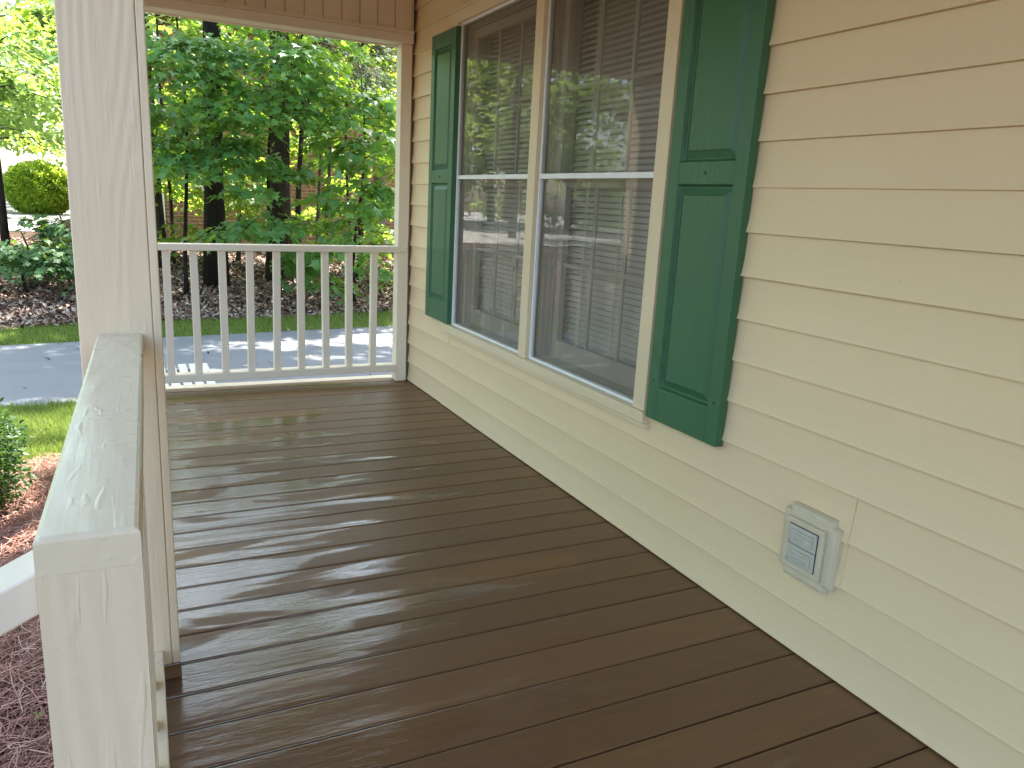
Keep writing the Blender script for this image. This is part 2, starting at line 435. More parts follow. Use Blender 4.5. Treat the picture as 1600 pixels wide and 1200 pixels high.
def litter(n):
    x = rng.uniform(-7, 7, n); e = rng.beta(1.0, 1.25, n) * 8.5; y = G1(x) - .12 + e + .25 * rng.normal(0, .4, n) * (rng.random(n) < .15)
    st = rng.random(n) < .0006; x[st] = rng.uniform(-4, 4, st.sum()); y[st] = rng.uniform(7.0, 10.6, st.sum())
    z = ground_z(x, y) + rng.uniform(.005, .05, n)
    z[st] = GZ + .022
    s = rng.uniform(.018, .052, n); yaw = rng.uniform(0, 2 * np.pi, n); t1 = rng.normal(0, .55, n)
    d = np.stack([np.cos(yaw), np.sin(yaw), np.sin(t1)], -1) * s[:, None]
    q = np.stack([-np.sin(yaw), np.cos(yaw), rng.normal(0, .5, n)], -1) * (s * rng.uniform(.3, .6, n))[:, None]
    c = np.stack([x, y, z], -1); up = np.zeros((n, 3)); up[:, 2] = s * rng.uniform(0, .5, n)
    V = np.stack([c - d, c + q + up, c + d, c - q + up, c], 1).reshape(-1, 3)
    base = np.arange(n)[:, None] * 5
    L = (base + np.array([0, 3, 4, 3, 2, 4, 2, 1, 4, 1, 0, 4])[None]).reshape(-1)
    o = fast_mesh('leaf_litter', V, L, np.full(4 * n, 3), M['litter'])
    tag(o, 'dry brown fallen leaves covering the wooded bank', 'leaf litter', kind='stuff')
litter(80000)
def straw(n):
    x = rng.uniform(-4.0, -1.78, n); y = rng.uniform(.3, 5.15, n)
    z = GZ + .01 + .07 * rng.random(n) ** 1.3 + .025 * np.sin(x * 7) * np.sin(y * 6)
    L = rng.uniform(.05, .11, n); yaw = rng.uniform(0, 2 * np.pi, n) ; pit = rng.normal(0, .22, n); cv = rng.normal(0, .35, n)
    c = np.stack([x, y, z], -1); V = []
    wd = .0011 + .0008 * rng.random(n)
    for k in (-1, -.33, .33, 1):
        a = yaw + cv * k
        p = c + np.stack([np.cos(a) * L * k, np.sin(a) * L * k, np.sin(pit) * L * k - .02 * k * k], -1)
        s = np.stack([-np.sin(a), np.cos(a), np.zeros(n)], -1) * wd[:, None]
        V += [p - s, p + s]
    V = np.stack(V, 1).reshape(-1, 3); base = np.arange(n)[:, None] * 8
    Lp = (base + np.array([0, 1, 3, 2, 2, 3, 5, 4, 4, 5, 7, 6])[None]).reshape(-1)
    o = fast_mesh('pine_straw', V, Lp, np.full(3 * n, 4), M['straw'])
    tag(o, 'reddish pine straw mulch in the bed under the stair handrail', 'pine straw', kind='stuff')
straw(60000)

# ------------------------------------------------------------------ the house wall
YE = 4.86; ZT = 2.62
def cz(k): return 0.0 if k == 0 else .1269 + (k - 1) * .127
house = empty('house', (0, YE, 0), 'cream vinyl sided house wall with window and green shutters', 'house')
WY0, WY1, WZ0, WZ1 = 2.215, 4.085, .47, 2.12
def siding():
    mb = MB()
    prof = [(-.0012, -.0085), (.0, -.0166), (.0022, -.0169), (.010, -.0150), (.028, -.0118), (.055, -.0086), (.085, -.0062), (.115, -.0052), (.127, -.005)]
    def course(z0, y0, y1, zlo=None, zhi=None, off=0.0, hz=.127):
        P = []
        for dz, xx in prof: P.append((z0 + dz * hz / .127, xx - off))
        if zlo is not None or zhi is not None:
            lo = -1 if zlo is None else zlo; hi = 9 if zhi is None else zhi
            if P[-1][0] <= lo or P[0][0] >= hi: return
            Q = []
            for a, b in zip(P, P[1:]):
                if b[0] <= lo or a[0] >= hi: continue
                def ip(zz): f = (zz - a[0]) / (b[0] - a[0]); return (zz, a[1] + f * (b[1] - a[1]))
                aa = ip(lo) if a[0] < lo else a; bb = ip(hi) if b[0] > hi else b
                if not Q: Q.append(aa)
                Q.append(bb)
            P = Q
            if len(P) < 2: return
        ys = [y0] + [y0 + (y1 - y0) * i / max(1, int((y1 - y0) / .25)) for i in range(1, max(1, int((y1 - y0) / .25)))] + [y1]
        V = [(p[1] + .0009 * math.sin(y * 3.1 + z0 * 11), y, p[0]) for y in ys for p in P]; n = len(P)
        F = [(i * n + j, i * n + j + 1, (i + 1) * n + j + 1, (i + 1) * n + j) for i in range(len(ys) - 1) for j in range(n - 1)]
        # end returns give each lap its real thickness at a seam
        k = len(V); V += [(p[1] + .004, y0, p[0]) for p in P]
        F += [(j + 1, j, k + j, k + j + 1) for j in range(n - 1)]
        k = len(V); e = (len(ys) - 1) * n; V += [(p[1] + .004, y1, p[0]) for p in P]
        F += [(e + j, e + j + 1, k + j + 1, k + j) for j in range(n - 1)]
        mb.add(V, F)
    y0, y1 = -3.0, YE - .035
    # seams: (course index) -> list of y where an upper panel laps the next
    seams = {0: [4.19], 1: [4.195], 2: [1.272], 3: [1.268], 9: [.2], 8: [.2], 14: [3.1], 15: [3.1]}
    for k in range(0, 21):
        z0 = cz(k); hz = cz(k + 1) - z0
        if z0 < 0.005: z0 = .004
        segs = [y0] + seams.get(k, []) + [y1]
        for i, (a, b) in enumerate(zip(segs, segs[1:])):
            near = i < len(segs) - 2
            off = 0.0
            if len(segs) > 2:
                off = .0036 if (k in (2, 3) and i == 1) or (k in (0, 1) and i == 0) or (k > 5 and i == 1) else 0
            aa, bb = (a - .018 if off and i > 0 else a), (b + .018 if off and i < len(segs) - 2 else b)
            if z0 + hz < WZ0 or z0 > WZ1: course(z0, a, b, off=off, hz=hz)
            else:
                if a < WY0: course(z0, a, min(b, WY0), off=off, hz=hz)
                if b > WY1: course(z0, max(a, WY1), b, off=off, hz=hz)
                if a < WY1 and b > WY0:
                    course(z0, WY0, WY1, zhi=WZ0, hz=hz); course(z0, WY0, WY1, zlo=WZ1, hz=hz)
    return mb.build('wall_siding', M['siding'], house, smooth=False)
siding()
core = MB()
core.box(0.0, .13, -3, WY0, -.15, ZT); core.box(0, .13, WY1, YE, -.15, ZT); core.box(0, .13, WY0, WY1, -.15, WZ0); core.box(0, .13, WY0, WY1, WZ1, ZT)
core.box(.13, 7.0, YE - .12, YE, -.15, ZT)
core.box(.13, 7.0, -3, -2.88, -.15, ZT)
core.build('wall_core', M['trim'], house)
room = MB(); room.box(3.2, 3.3, -2.8, YE - .14, -.1, ZT - .02); room.box(.14, 3.2, -2.8, YE - .14, -.1, -.02); room.box(.14, 3.2, -2.8, YE - .14, ZT - .06, ZT - .01)
room.build('room_interior', M['drywall'], house)
fnd = MB(); fnd.box(.02, 7, -3, YE - .02, GZ - .3, -.152); fnd.build('foundation', M['brick'], house)
rf = MB(); rf.prism_y([(-2.15, 2.60 + .05), (-2.15, 2.75), (3.5, 5.2), (7.5, 3.5), (7.5, 3.4), (3.5, 5.08)], -3.3, YE + .3)
rf.build('roof', M['roof'], house)
jt = MB()
jt.box(-.021, -.0195, YE - .035, YE - .004, 0.004, ZT)
jt.box(-.030, -.0, YE - .004, YE + .004, 0.004, ZT)
jt.box(-.030, -.0265, YE - .012, YE - .0045, 0.004, ZT)
jt.build('corner_channel', M['trim'], house, bevel=.0008)
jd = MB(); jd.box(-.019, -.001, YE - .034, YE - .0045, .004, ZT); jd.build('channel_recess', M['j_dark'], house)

# window unit -------------------------------------------------------------
cas = MB()
cas.box(-.034, .0, 4.065, 4.140, .497, 2.088)          # far casing
cas.box(-.034, .0, 2.162, 2.232, .497, 2.088)          # near casing
cas.box(-.034, .0, 3.100, 3.172, .497, 2.088)          # mullion
cas.box(-.034, .0, 2.162, 4.140, 2.0885, 2.145)        # head
cas.box(-.040, .0, 2.155, 4.147, 2.1455, 2.160)
cas.box(-.046, .0, 2.150, 4.150, .455, .4965)          # sill
cas.box(-.034, .0, 2.150, 4.150, .436, .4545)
cas.build('window_casing', M['trim'], house, bevel=.002)

def bars(mb, x0, x1, y0, y1, z0, z1, w, wb=None, wt=None):
    wb = wb or w; wt = wt or w
    mb.box(x0, x1, y0, y0 + w, z0, z1); mb.box(x0, x1, y1 - w, y1, z0, z1)
    mb.box(x0, x1, y0 + w, y1 - w, z0, z0 + wb); mb.box(x0, x1, y0 + w, y1 - w, z1 - wt, z1)

def window(y0, y1, lab):
    z0, z1 = .498, 2.087; zm = 1.308
    fr = MB(); bars(fr, -.016, .006, y0 + .003, y1 - .003, z0, z1, .012, .012, .012)
    fr.box(-.019, .002, y0 + .0152, y1 - .0152, zm - .0105, zm + .0105)
    wn = fr.build('window', M['white'], house, bevel=.0015); tag(wn, lab)
    a0, a1 = y0 + .0155, y1 - .0155
    g = MB()
    for xg, za, zb in ((-.003, z0 + .0145, zm - .011), (-.009, zm + .011, z1 - .0145)):
        g.add([(xg, a0, za), (xg, a1, za), (xg, a1, zb), (xg, a0, zb)], [(0, 3, 2, 1)])
    g.build('glass', M['glass'], wn)
    s = MB(); s.add([(.010, a0, z0 + .015), (.010, a1, z0 + .015), (.010, a1, z1 - .015), (.010, a0, z1 - .015)], [(0, 1, 2, 3)])
    s.build('insect_screen', M['screen'], wn)
    # jamb liner with its steps
    j = MB()
    for k, (xa, xb, t) in enumerate([(.008, .034, .006), (.034, .050, .016), (.050, .075, .024), (.075, .13, .034)]):
        j.box(xa, xb, y0, y0 + t, z0, z1); j.box(xa, xb, y1 - t, y1, z0, z1); j.box(xa, xb, y0 + t, y1 - t, z1 - t, z1)
    j.box(.008, .130, y0 + .034, y1 - .034, z0 - .02, z0 + .012)
    j.build('jamb', M['sash'], wn, bevel=.001)
    sh = MB()
    b0, b1 = y0 + .036, y1 - .036
    bars(sh, .082, .112, b0, b1, z0 + .0125, 1.300, .042, .085, .032)
    bars(sh, .052, .080, b0 - .010, b1 + .010, 1.292, z1 - .03, .042, .034, .045)
    for (xa, xb, za, zb) in ((.090, .102, z0 + .0975, 1.268), (.060, .072, 1.326, z1 - .075)):
        iw = (b1 - b0 - .084) / 3
        for i in (1, 2):
            yy = b0 + .042 + iw * i; sh.box(xa, xb, yy - .009, yy + .009, za, zb)
        zz = (za + zb) / 2; c0 = b0 + .042
        for i in range(3): sh.box(xa, xb, c0 + iw * i + (.009 if i else 0), c0 + iw * (i + 1) - (.009 if i < 2 else 0), zz - .009, zz + .009)
    sh.build('sash', M['sash'], wn, bevel=.002)
    bl = MB(); z = z1 - .03; c0, c1 = y0 + .03, y1 - .03
    while z > z0 + .06:
        bl.hexa([(.136, c0, z - .0085), (.1375, c0, z - .0095), (.1375, c1, z - .0095), (.136, c1, z - .0085),
                 (.154, c0, z + .008), (.1555, c0, z + .007), (.1555, c1, z + .007), (.154, c1, z + .008)])
        z -= .0245
    bl.box(.133, .165, c0, c1, z0 + .03, z0 + .05)
    for f in (.18, .5, .82):
        yy = c0 + (c1 - c0) * f; bl.box(.1345, .1352, yy - .004, yy + .004, z0 + .04, z1 - .02)
    bl.build('blind', M['slat'], wn)
    cu_ = []; F = []; N = 60
    for i in range(N + 1):
        f = i / N; yy = c0 + (c1 - c0) * f
        xx = .20 + .018 * math.sin(f * 46) + .01 * math.sin(f * 19)
        cu_ += [(xx, yy, z0 + .0), (xx + .005 * math.sin(f * 30), yy, z1)]
    F = [(2 * i, 2 * i + 2, 2 * i + 3, 2 * i + 1) for i in range(N)]
    link_mesh('curtain', cu_, F, M['curtain'], wn, smooth=True)
window(3.172, 4.065, 'far half of the twin window, beside the far shutter')
window(2.232, 3.100, 'near half of the twin window, beside the near shutter')
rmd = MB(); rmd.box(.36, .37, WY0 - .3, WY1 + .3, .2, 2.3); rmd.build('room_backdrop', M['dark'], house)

# shutters ----------------------------------------------------------------
def shutter(yc, zb, zt, lab):
    """yc centre; built round its own centre so the moulded grain repeats on each"""
    mb = MB(); hw = .183; xf, xb = -.044, -.012; st = .054
    zm0, zm1 = 1.276 - zb, 1.345 - zb; H = zt - zb; rb, rt = .115, .078
    def face_frame():
        mb.box(xf, xb, -hw, -hw + st, 0, H); mb.box(xf, xb, hw - st, hw, 0, H)
        mb.box(xf + .0005, xb, -hw + st, hw - st, 0, rb); mb.box(xf + .0005, xb, -hw + st, hw - st, zm0, zm1); mb.box(xf + .0005, xb, -hw + st, hw - st, H - rt, H)
    face_frame()
    for za, zz in ((rb, zm0), (zm1, H - rt)):
        y0, y1 = -hw + st, hw - st; m1 = .010; m2 = .030
        # sunk groove, sloped field and raised centre
        def ring(o, x): return [(x, y0 + o, za + o), (x, y1 - o, za + o), (x, y1 - o, zz - o), (x, y0 + o, zz - o)]
        V = ring(0, xf + .003) + ring(.006, xf + .017) + ring(m1, xf + .017) + ring(m2, xf + .007) + ring(m2 + .004, xf + .003)
        F = []
        for r in range(4):
            for i in range(4): F.append((r * 4 + i, r * 4 + (i + 1) % 4, (r + 1) * 4 + (i + 1) % 4, (r + 1) * 4 + i))
        F.append((16, 17, 18, 19)); mb.add(V, F)
    V = np.array(mb.V); V[:, 1] *= 1
    me_v = [(v[0], v[1] + yc, v[2] + zb) for v in V]
    o = link_mesh('shutter', me_v, mb.F, M['shutter'], None, origin=(0, yc, zb)); o.modifiers.new('bevel', 'BEVEL').width = .0022
    o.modifiers['bevel'].limit_method = 'ANGLE'; o.modifiers['bevel'].segments = 2
    o.parent = house; o.location = Vector((0, yc, zb)) - house.location
    tag(o, lab)
    for (yy, zz, rr) in ((0, (zm0 + zm1) / 2, .0055), (-hw + .027, .135, .0045), (hw - .027, .135, .0045), (-hw + .027, H - .10, .0045), (hw - .027, H - .10, .0045)):
        s = MB(); s.disc((xf - .0002, yy, zz), (-1, 0, 0), rr, .003)
        me = bpy.data.meshes.new('screw'); me.from_pydata(s.V, [], s.F); me.materials.append(M['screw'])
        so = bpy.data.objects.new('screw', me); col.objects.link(so); so.parent = o
shutter(4.245, .500, 2.071, 'far green shutter beside the porch corner')
shutter(1.953, .487, 2.060, 'near green shutter, the larger one in view')

# outlet ------------------------------------------------------------------
def outlet():
    y0, y1, z0, z1 = 1.290, 1.467, .222, .426
    def octa(y0, y1, z0, z1, c, x):
        return [(x, y0, z0 + c), (x, y0 + c * .85, z0 + c * .85), (x, y0 + c, z0), (x, y1 - c, z0), (x, y1 - c * .85, z0 + c * .85), (x, y1, z0 + c),
                (x, y1, z1 - c), (x, y1 - c * .85, z1 - c * .85), (x, y1 - c, z1), (x, y0 + c, z1), (x, y0 + c * .85, z1 - c * .85), (x, y0, z1 - c)]
    mb = MB()
    rings = [octa(y0 - .004, y1 + .004, z0 - .004, z1 + .004, .022, -.006), octa(y0 - .004, y1 + .004, z0 - .004, z1 + .004, .022, -.024), octa(y0, y1, z0, z1, .022, -.034), octa(y0 + .008, y1 - .008, z0 + .008, z1 - .008, .018, -.037)]
    V = sum(rings, []); F = []
    for r in range(len(rings) - 1):
        for i in range(12): F.append((r * 12 + i, (r + 1) * 12 + i, (r + 1) * 12 + (i + 1) % 12, r * 12 + (i + 1) % 12))
    F.append(tuple(36 + i for i in range(12))[::-1]); mb.add(V, F)
    o = mb.build('outlet_box', M['block'], house); tag(o, 'weathered outlet box with notched corners low on the siding')
    p = MB(); p.box(-.049, -.0372, y0 + .026, y1 - .020, z0 + .030, z1 - .030); p.build('cover_plate', M['block'], o, bevel=.003)
    g = MB(); g.box(-.0505, -.0492, y0 + .041, y1 - .037, z0 + .047, z1 - .045); g.build('gasket', M['dark_line'], o)
    c = MB(); ya, yb = y0 + .043, y1 - .039; za, zb_ = z0 + .049, z1 - .047; zm = (za + zb_) / 2
    for lo, hi in ((za, zm - .0012), (zm + .0012, zb_)):
        c.box(-.0545, -.0507, ya, yb, lo, hi)
        c.box(-.0615, -.0547, ya + .010, yb - .014, lo + .010, hi - .010)
        c.box(-.066, -.0617, ya + .012, yb - .017, lo + .016, lo + .022)
        c.box(-.066, -.0617, ya + .012, yb - .017, hi - .022, hi - .016)
        c.box(-.059, -.0547, yb - .007, yb - .001, lo + .004, lo + .012)
    c.build('flip_cover', M['metal'], o, bevel=.0012)
outlet()

# ------------------------------------------------------------------ porch deck
deck = MB(); YD = 4.90
yy = .967 - .138 * 26
brd = random.Random(3)
while yy < YD - .01:
    y1 = min(yy + .138, YD); g = .0021 + .0010 * brd.random()
    if abs(yy - 4.417) < .01: g = .0012
    zt = -.0005 - .0018 * brd.random(); cr_ = .003
    prof = [(yy + g, -.036), (y1 - g, -.036), (y1 - g, zt - .004), (y1 - g - .0012, zt - .0012), (y1 - g - .006, zt - .0003), (yy + g + .03, zt + brd.uniform(-.0008, .0004)), (yy + g + .006, zt), (yy + g + .0012, zt - .0012), (yy + g, zt - .004)]
    deck.prism_x(prof, -1.800, -.0035)
    yy += .138
do = deck.build('porch_deck', M['deck'], None, origin=(0, 0, -.04)); tag(do, 'glossy wet brown plank floor of the porch', 'deck')
jo = MB(); jo.box(-1.76, -.005, -2.5, YD - .01, -.16, -.045)
jo.build('joist_frame', M['dark'], do)
ed = MB(); ed.box(-1.800, -.034, YD + .004, YD + .088, -.16, .004); ed.box(-1.84, -1.802, -2.6, YD + .088, -.16, -.002)
ed.build('rim_board', M['paint_x'], do, bevel=.004)
sk = MB()
for i in range(52):
    y = -2.5 + i * .142; sk.box(-1.795, -1.775, y, y + .09, GZ - .05, -.165)
sk.build('lattice_skirt', M['paint_x'], do)

# ------------------------------------------------------------------ porch posts
def post(y0, x0, x1, y1, lab, foot=True):
    e = empty('porch_post', ((x0 + x1) / 2, (y0 + y1) / 2, 0), lab, 'post', 'porch posts')
    mb = MB(); zb = .042; zt = 2.10
    xs = x1 - .019
    # front board, and the edge of the side board beside it
    def col_(xa, xb, ya, yb, lean=0.0):
        mb.hexa([(xa, ya, zb), (xb, ya, zb), (xb, yb, zb), (xa, yb, zb), (xa, ya, zt), (xb - lean, ya, zt), (xb - lean, yb, zt), (xa, yb, zt)])
    col_(x0, xs - .0002, y0, y1 - .001, .006)
    mb.hexa([(xs + .0002, y0 + .0008, zb), (x1, y0 + .0008, zb), (x1, y1, zb), (xs + .0002, y1, zb),
             (xs - .0054, y0 + .0008, zt), (x1 - .008, y0 + .0008, zt), (x1 - .008, y1, zt), (xs - .0054, y1, zt)])
    mb.build('post_casing', M['paint_z'], e, bevel=.0025)
    f = MB(); f.box(x0 + .004, x1 + .001, y0 + .0, y1 + .001, .0005, zb - .001); f.build('base_block', M['deck'], e, bevel=.002)
    return e
post(1.872, -1.746, -1.580, 2.036, 'thick cream wood-grain post standing nearest, cut by the photo top')
post(4.74, -1.790, -1.640, 4.895, 'cream post at the far outer porch corner, hidden behind the nearest post')
hp = MB(); hp.box(-.100, -.0315, 4.806, 4.895, .001, 2.084)
tag(hp.build('half_post', M['rail'], None, bevel=.002, origin=(-.065, 4.85, 0)), 'slim cream half post against the far siding corner', 'post')

# ------------------------------------------------------------------ far railing
def railing_far():
    e = empty('porch_railing', (-.8, 4.84, 0), 'cream railing with square balusters across the far porch end', 'railing')
    t = MB(); t.hexa([(-1.64, 4.795, .826), (-.040, 4.795, .842), (-.040, 4.885, .842), (-1.64, 4.885, .826),
                      (-1.64, 4.795, .864), (-.040, 4.795, .880), (-.040, 4.885, .880), (-1.64, 4.885, .864)])
    t.build('top_rail', M['rail'], e, bevel=.004)
    b = MB(); b.hexa([(-1.64, 4.800, .060), (-.101, 4.800, .068), (-.101, 4.880, .068), (-1.64, 4.880, .060),
                      (-1.64, 4.800, .107), (-.101, 4.800, .113), (-.101, 4.880, .113), (-1.64, 4.880, .107)])
    b.build('bottom_rail', M['rail'], e, bevel=.003)
    bl = None
    for i in range(10):
        xc = -1.458 + .1500 * i + .0022 * math.sin(i * 3.3) + .004
        if i == 9: break
        if bl is None:
            m_ = MB(); m_.box(-.0205, .0205, -.0205, .0205, .0, .7365)
            bl = link_mesh('baluster', m_.V, m_.F, M['rail'], None, bevel=.0022); bl.parent = e; c = bl
        else:
            c = bl.copy(); col.objects.link(c); c.parent = e
        c.location = (xc + .8, -.004 + .002 * math.sin(i * 2.1), .1085 + .0006 * i)
        c.rotation_euler = (0, R(.5 * math.sin(i * 5.0)), 0)
railing_far()

def railing_front(y0, y1, lab):
    e = empty('porch_railing', (-1.70, (y0 + y1) / 2, 0), lab, 'railing')
    t = MB(); t.box(-1.745, -1.655, y0, y1, .832, .870); t.build('top_rail', M['paint_y'], e, bevel=.004)
    b = MB(); b.box(-1.740, -1.660, y0, y1, .06, .10); b.build('bottom_rail', M['paint_y'], e, bevel=.003)
    n = int((y1 - y0) / .15); bl = None
    for i in range(n):
        yc = y0 + (i + .5) * (y1 - y0) / n
        if bl is None:
            m_ = MB(); m_.box(-.0205, .0205, -.0205, .0205, .0, .731)
            bl = link_mesh('baluster', m_.V, m_.F, M['rail'], None, bevel=.0022); bl.parent = e; c = bl
        else: c = bl.copy(); col.objects.link(c); c.parent = e
        c.location = (0, yc - (y0 + y1) / 2, .1005)
if 0: railing_front(2.038, 4.738, 'cream railing along the porch front, hidden behind the thick post')

# ------------------------------------------------------------------ near railing with its newel
nr = empty('stair_side_railing', (-1.69, .82, 0), 'thick cream newel post and flat top rail nearest the camera', 'railing')
cap = MB(); V = []; rr_ = .0055
secs = [(0, 1)] + [(1 - math.cos(a), 1 - math.sin(a)) for a in (.4, .8, 1.2, math.pi / 2)] + [(99, 0)]
for sy, dr in secs:
    f = 1.0 if sy > 50 else 0.0; y = 1.8705 if sy > 50 else .770 + rr_ * sy
    xa = -1.734 + .021 * (y - .77) / 1.1; xb = -1.645 + .023 * (y - .77) / 1.1; zt = .8725 - .004 * (y - .77) / 1.1; zb = .8345 - .004 * (y - .77) / 1.1
    d = dr * rr_
    V += [(xa, y, zb), (xb, y, zb), (xb, y, zt - rr_), (xb - rr_ * .3, y, zt - rr_ * .3 - d * .6), (xb - rr_, y, zt - d), (xa + rr_, y, zt - d), (xa + rr_ * .3, y, zt - rr_ * .3 - d * .6), (xa, y, zt - rr_)]
F = []
for r in range(len(secs) - 1):
    for k in range(8): F.append((r * 8 + k, r * 8 + (k + 1) % 8, (r + 1) * 8 + (k + 1) % 8, (r + 1) * 8 + k))
F.append(tuple(range(8))[::-1]); F.append(tuple((len(secs) - 1) * 8 + k for k in range(8)))
cap.add(V, F); cap.build('top_rail', M['paint_y'], nr)
nw = MB(); nw.hexa([(-1.732, .7705, .001), (-1.6435, .7705, .001), (-1.6435, .860, .001), (-1.732, .860, .001),
                    (-1.734, .7702, .8343), (-1.645, .7702, .8343), (-1.645, .860, .8343), (-1.734, .860, .8343)])
nw.build('newel_post', M['newel'], nr)
br_ = MB(); br_.hexa([(-1.715, .861, .045), (-1.630, .861, .045), (-1.618, 1.871, .045), (-1.703, 1.871, .045),
                      (-1.715, .861, .083), (-1.630, .861, .083), (-1.618, 1.871, .083), (-1.703, 1.871, .083)])
br_.build('bottom_rail', M['paint_y'], nr, bevel=.003)
bl = None
for i in range(6):
    if bl is None:
        m_ = MB(); m_.box(-.0205, .0205, -.0205, .0205, 0, .748)
        bl = link_mesh('baluster', m_.V, m_.F, M['rail'], None, bevel=.0022); bl.parent = nr; c = bl
    else: c = bl.copy(); col.objects.link(c); c.parent = nr
    yb = .99 + .147 * i; c.location = (-1.669 + .012 * i / 6 + 1.69, yb - .82, .0835)

hr = empty('stair_handrail', (-1.74, .82, 0), 'cream handrail sloping down and away left of the newel', 'handrail')
h = MB(); sl = .51; L = .95
def hz(x, top): return (.831 if top else .786) + (x + 1.7355) * sl
x1_, x0_ = -1.7345, -1.7345 - L
h.hexa([(x0_, .792, hz(x0_, 0)), (x1_, .792, hz(x1_, 0)), (x1_, .858, hz(x1_, 0)), (x0_, .858, hz(x0_, 0)),
        (x0_, .792, hz(x0_, 1)), (x1_, .792, hz(x1_, 1)), (x1_, .858, hz(x1_, 1)), (x0_, .858, hz(x0_, 1))])
h.build('rail', M['paint_x'], hr, bevel=.003)
pz = hz(x0_, 0); h = MB(); h.box(x0_ + .001, x0_ + .09, .782, .870, GZ - .1, pz - .001); h.build('lower_post', M['paint_z'], hr, bevel=.003)
stp = MB()
for i in range(2):
    stp.box(-2.12 - .28 * i, -1.842 - .28 * i, -.45, .70, GZ - .02, -.17 - .165 * i)
so_ = stp.build('porch_steps', M['deck'], None, bevel=.004, origin=(-2.1, .1, GZ)); tag(so_, 'brown wooden steps from the porch down to the yard', 'steps')

# ------------------------------------------------------------------ porch roof: header, beams and ceiling
pr = empty('porch_roof', (-.9, 1.0, 2.1), 'porch header with vertical beige panels above a flat trim beam', 'porch roof')
hd = MB(); x = -.034; pan = []
while x > -1.80:
    xa = x - .106
    # one ribbed panel: flat, then a narrow V groove
    pan += [(x, 0), (x - .004, .0), (x - .006, .010), (x - .012, .010), (x - .014, 0)]
    x = xa
V = [(px_, 4.790 + d, 2.158) for px_, d in pan] + [(px_, 4.790 + d, 2.60) for px_, d in pan]
n = len(pan); F = [(i, i + 1, n + i + 1, n + i) for i in range(n - 1)]
link_mesh('header_panel', V, F, M['header'], pr)
bm_ = MB(); bm_.box(-1.80, -.0315, 4.802, 4.90, 2.160, 2.60); bm_.box(-1.80, -.0315, 4.776, 4.800, 2.138, 2.1575)
bm_.build('header_backing', M['header'], pr)
bt = MB(); bt.box(-1.83, -.0315, 4.784, 4.905, 2.086, 2.1375); bt.box(-1.83, -.0315, 4.9055, 4.925, 2.078, 2.60)
bt.build('trim_beam', M['paint_x'], pr, bevel=.002)
fb = MB(); fb.box(-1.80, -1.63, -2.9, 4.783, 2.101, 2.60); fb.build('front_beam', M['rail'], pr, bevel=.003)
ce = MB(); ce.box(-1.80, -.02, -2.9, 4.90, 2.601, 2.63); ce.build('ceiling', M['ceiling'], pr)

# ------------------------------------------------------------------ white slatted step beyond the railing
zs = -.30
def atz(px, py, z):
    d = cr * (px - 800) / FPX + cu * (600 - py) / FPX + cf
    return CAM + d * ((z - CAM.z) / d.z)
A, B, Cc = atz(248, 571, zs), atz(327, 566, zs), atz(357, 585, zs)
e = empty('slatted_step', (A.x, A.y, GZ), 'white slatted wooden step on the driveway, seen through the balusters', 'step')
w_ = B.x - A.x; ns = 5; y_far = (A.y + B.y) / 2; y_near = y_far - .85
for i in range(ns):
    mb = MB(); xa = A.x - .02 + i * (w_ + .02) / ns; mb.box(xa, xa + (w_ + .02) / ns - .022, y_near, y_far, zs - .03, zs)
    mb.build('slat', M['plank'], e, bevel=.004)
for ya_, yb_ in ((y_near + .03, y_near + .07), (y_far - .07, y_far - .03)):
    fr_ = MB(); fr_.box(A.x - .02, B.x - .02, ya_, yb_, GZ, zs - .0305); fr_.build('support_beam', M['plank'], e)

# ------------------------------------------------------------------ foliage generators
def unit(v): return v / np.maximum(np.linalg.norm(v, axis=-1, keepdims=True), 1e-9)
PALM = np.array([(0, 0), (.20, -.06), (.44, .10), (.27, .24), (.50, .52), (.24, .50), (.12, .60), (0, 1.0), (-.12, .60), (-.24, .50), (-.50, .52), (-.27, .24), (-.44, .10), (-.20, -.06)])
OVAL = np.array([(0, 0), (.22, .28), (.20, .62), (0, 1.0), (-.20, .62), (-.22, .28)])
NEED = np.array([(-.05, 0), (.05, 0), (.035, 1.0), (-.035, 1.0)])
def leaf_mesh(name, P, T, N, size, mat, parent, shape=PALM, cup=.16):
    """P centres, T tip directions, N normals"""
    T = unit(T); S = unit(np.cross(T, N)); N = np.cross(S, T)
    k = len(shape); u = shape[:, 0]; v = shape[:, 1]
    hgt = cup * np.abs(u) - cup * .6 * v * v
    V = P[:, None, :] + size[:, None, None] * (u[None, :, None] * S[:, None, :] + v[None, :, None] * T[:, None, :] + hgt[None, :, None] * N[:, None, :])
    n = len(P)
    if shape is NEED:
        L = np.arange(n * k); return fast_mesh(name, V.reshape(-1, 3), L, np.full(n, k), mat, parent)
    # centre vertex fan
    cen = P[:, None, :] + size[:, None, None] * (T * .38)[:, None, :]
    V = np.concatenate([V, cen], 1); b = np.arange(n)[:, None, None] * (k + 1)
    tri = np.array([(i, (i + 1) % k, k) for i in range(k)])
    L = (b + tri[None]).reshape(-1)
    return fast_mesh(name, V.reshape(-1, 3), L, np.full(n * k, 3), mat, parent)

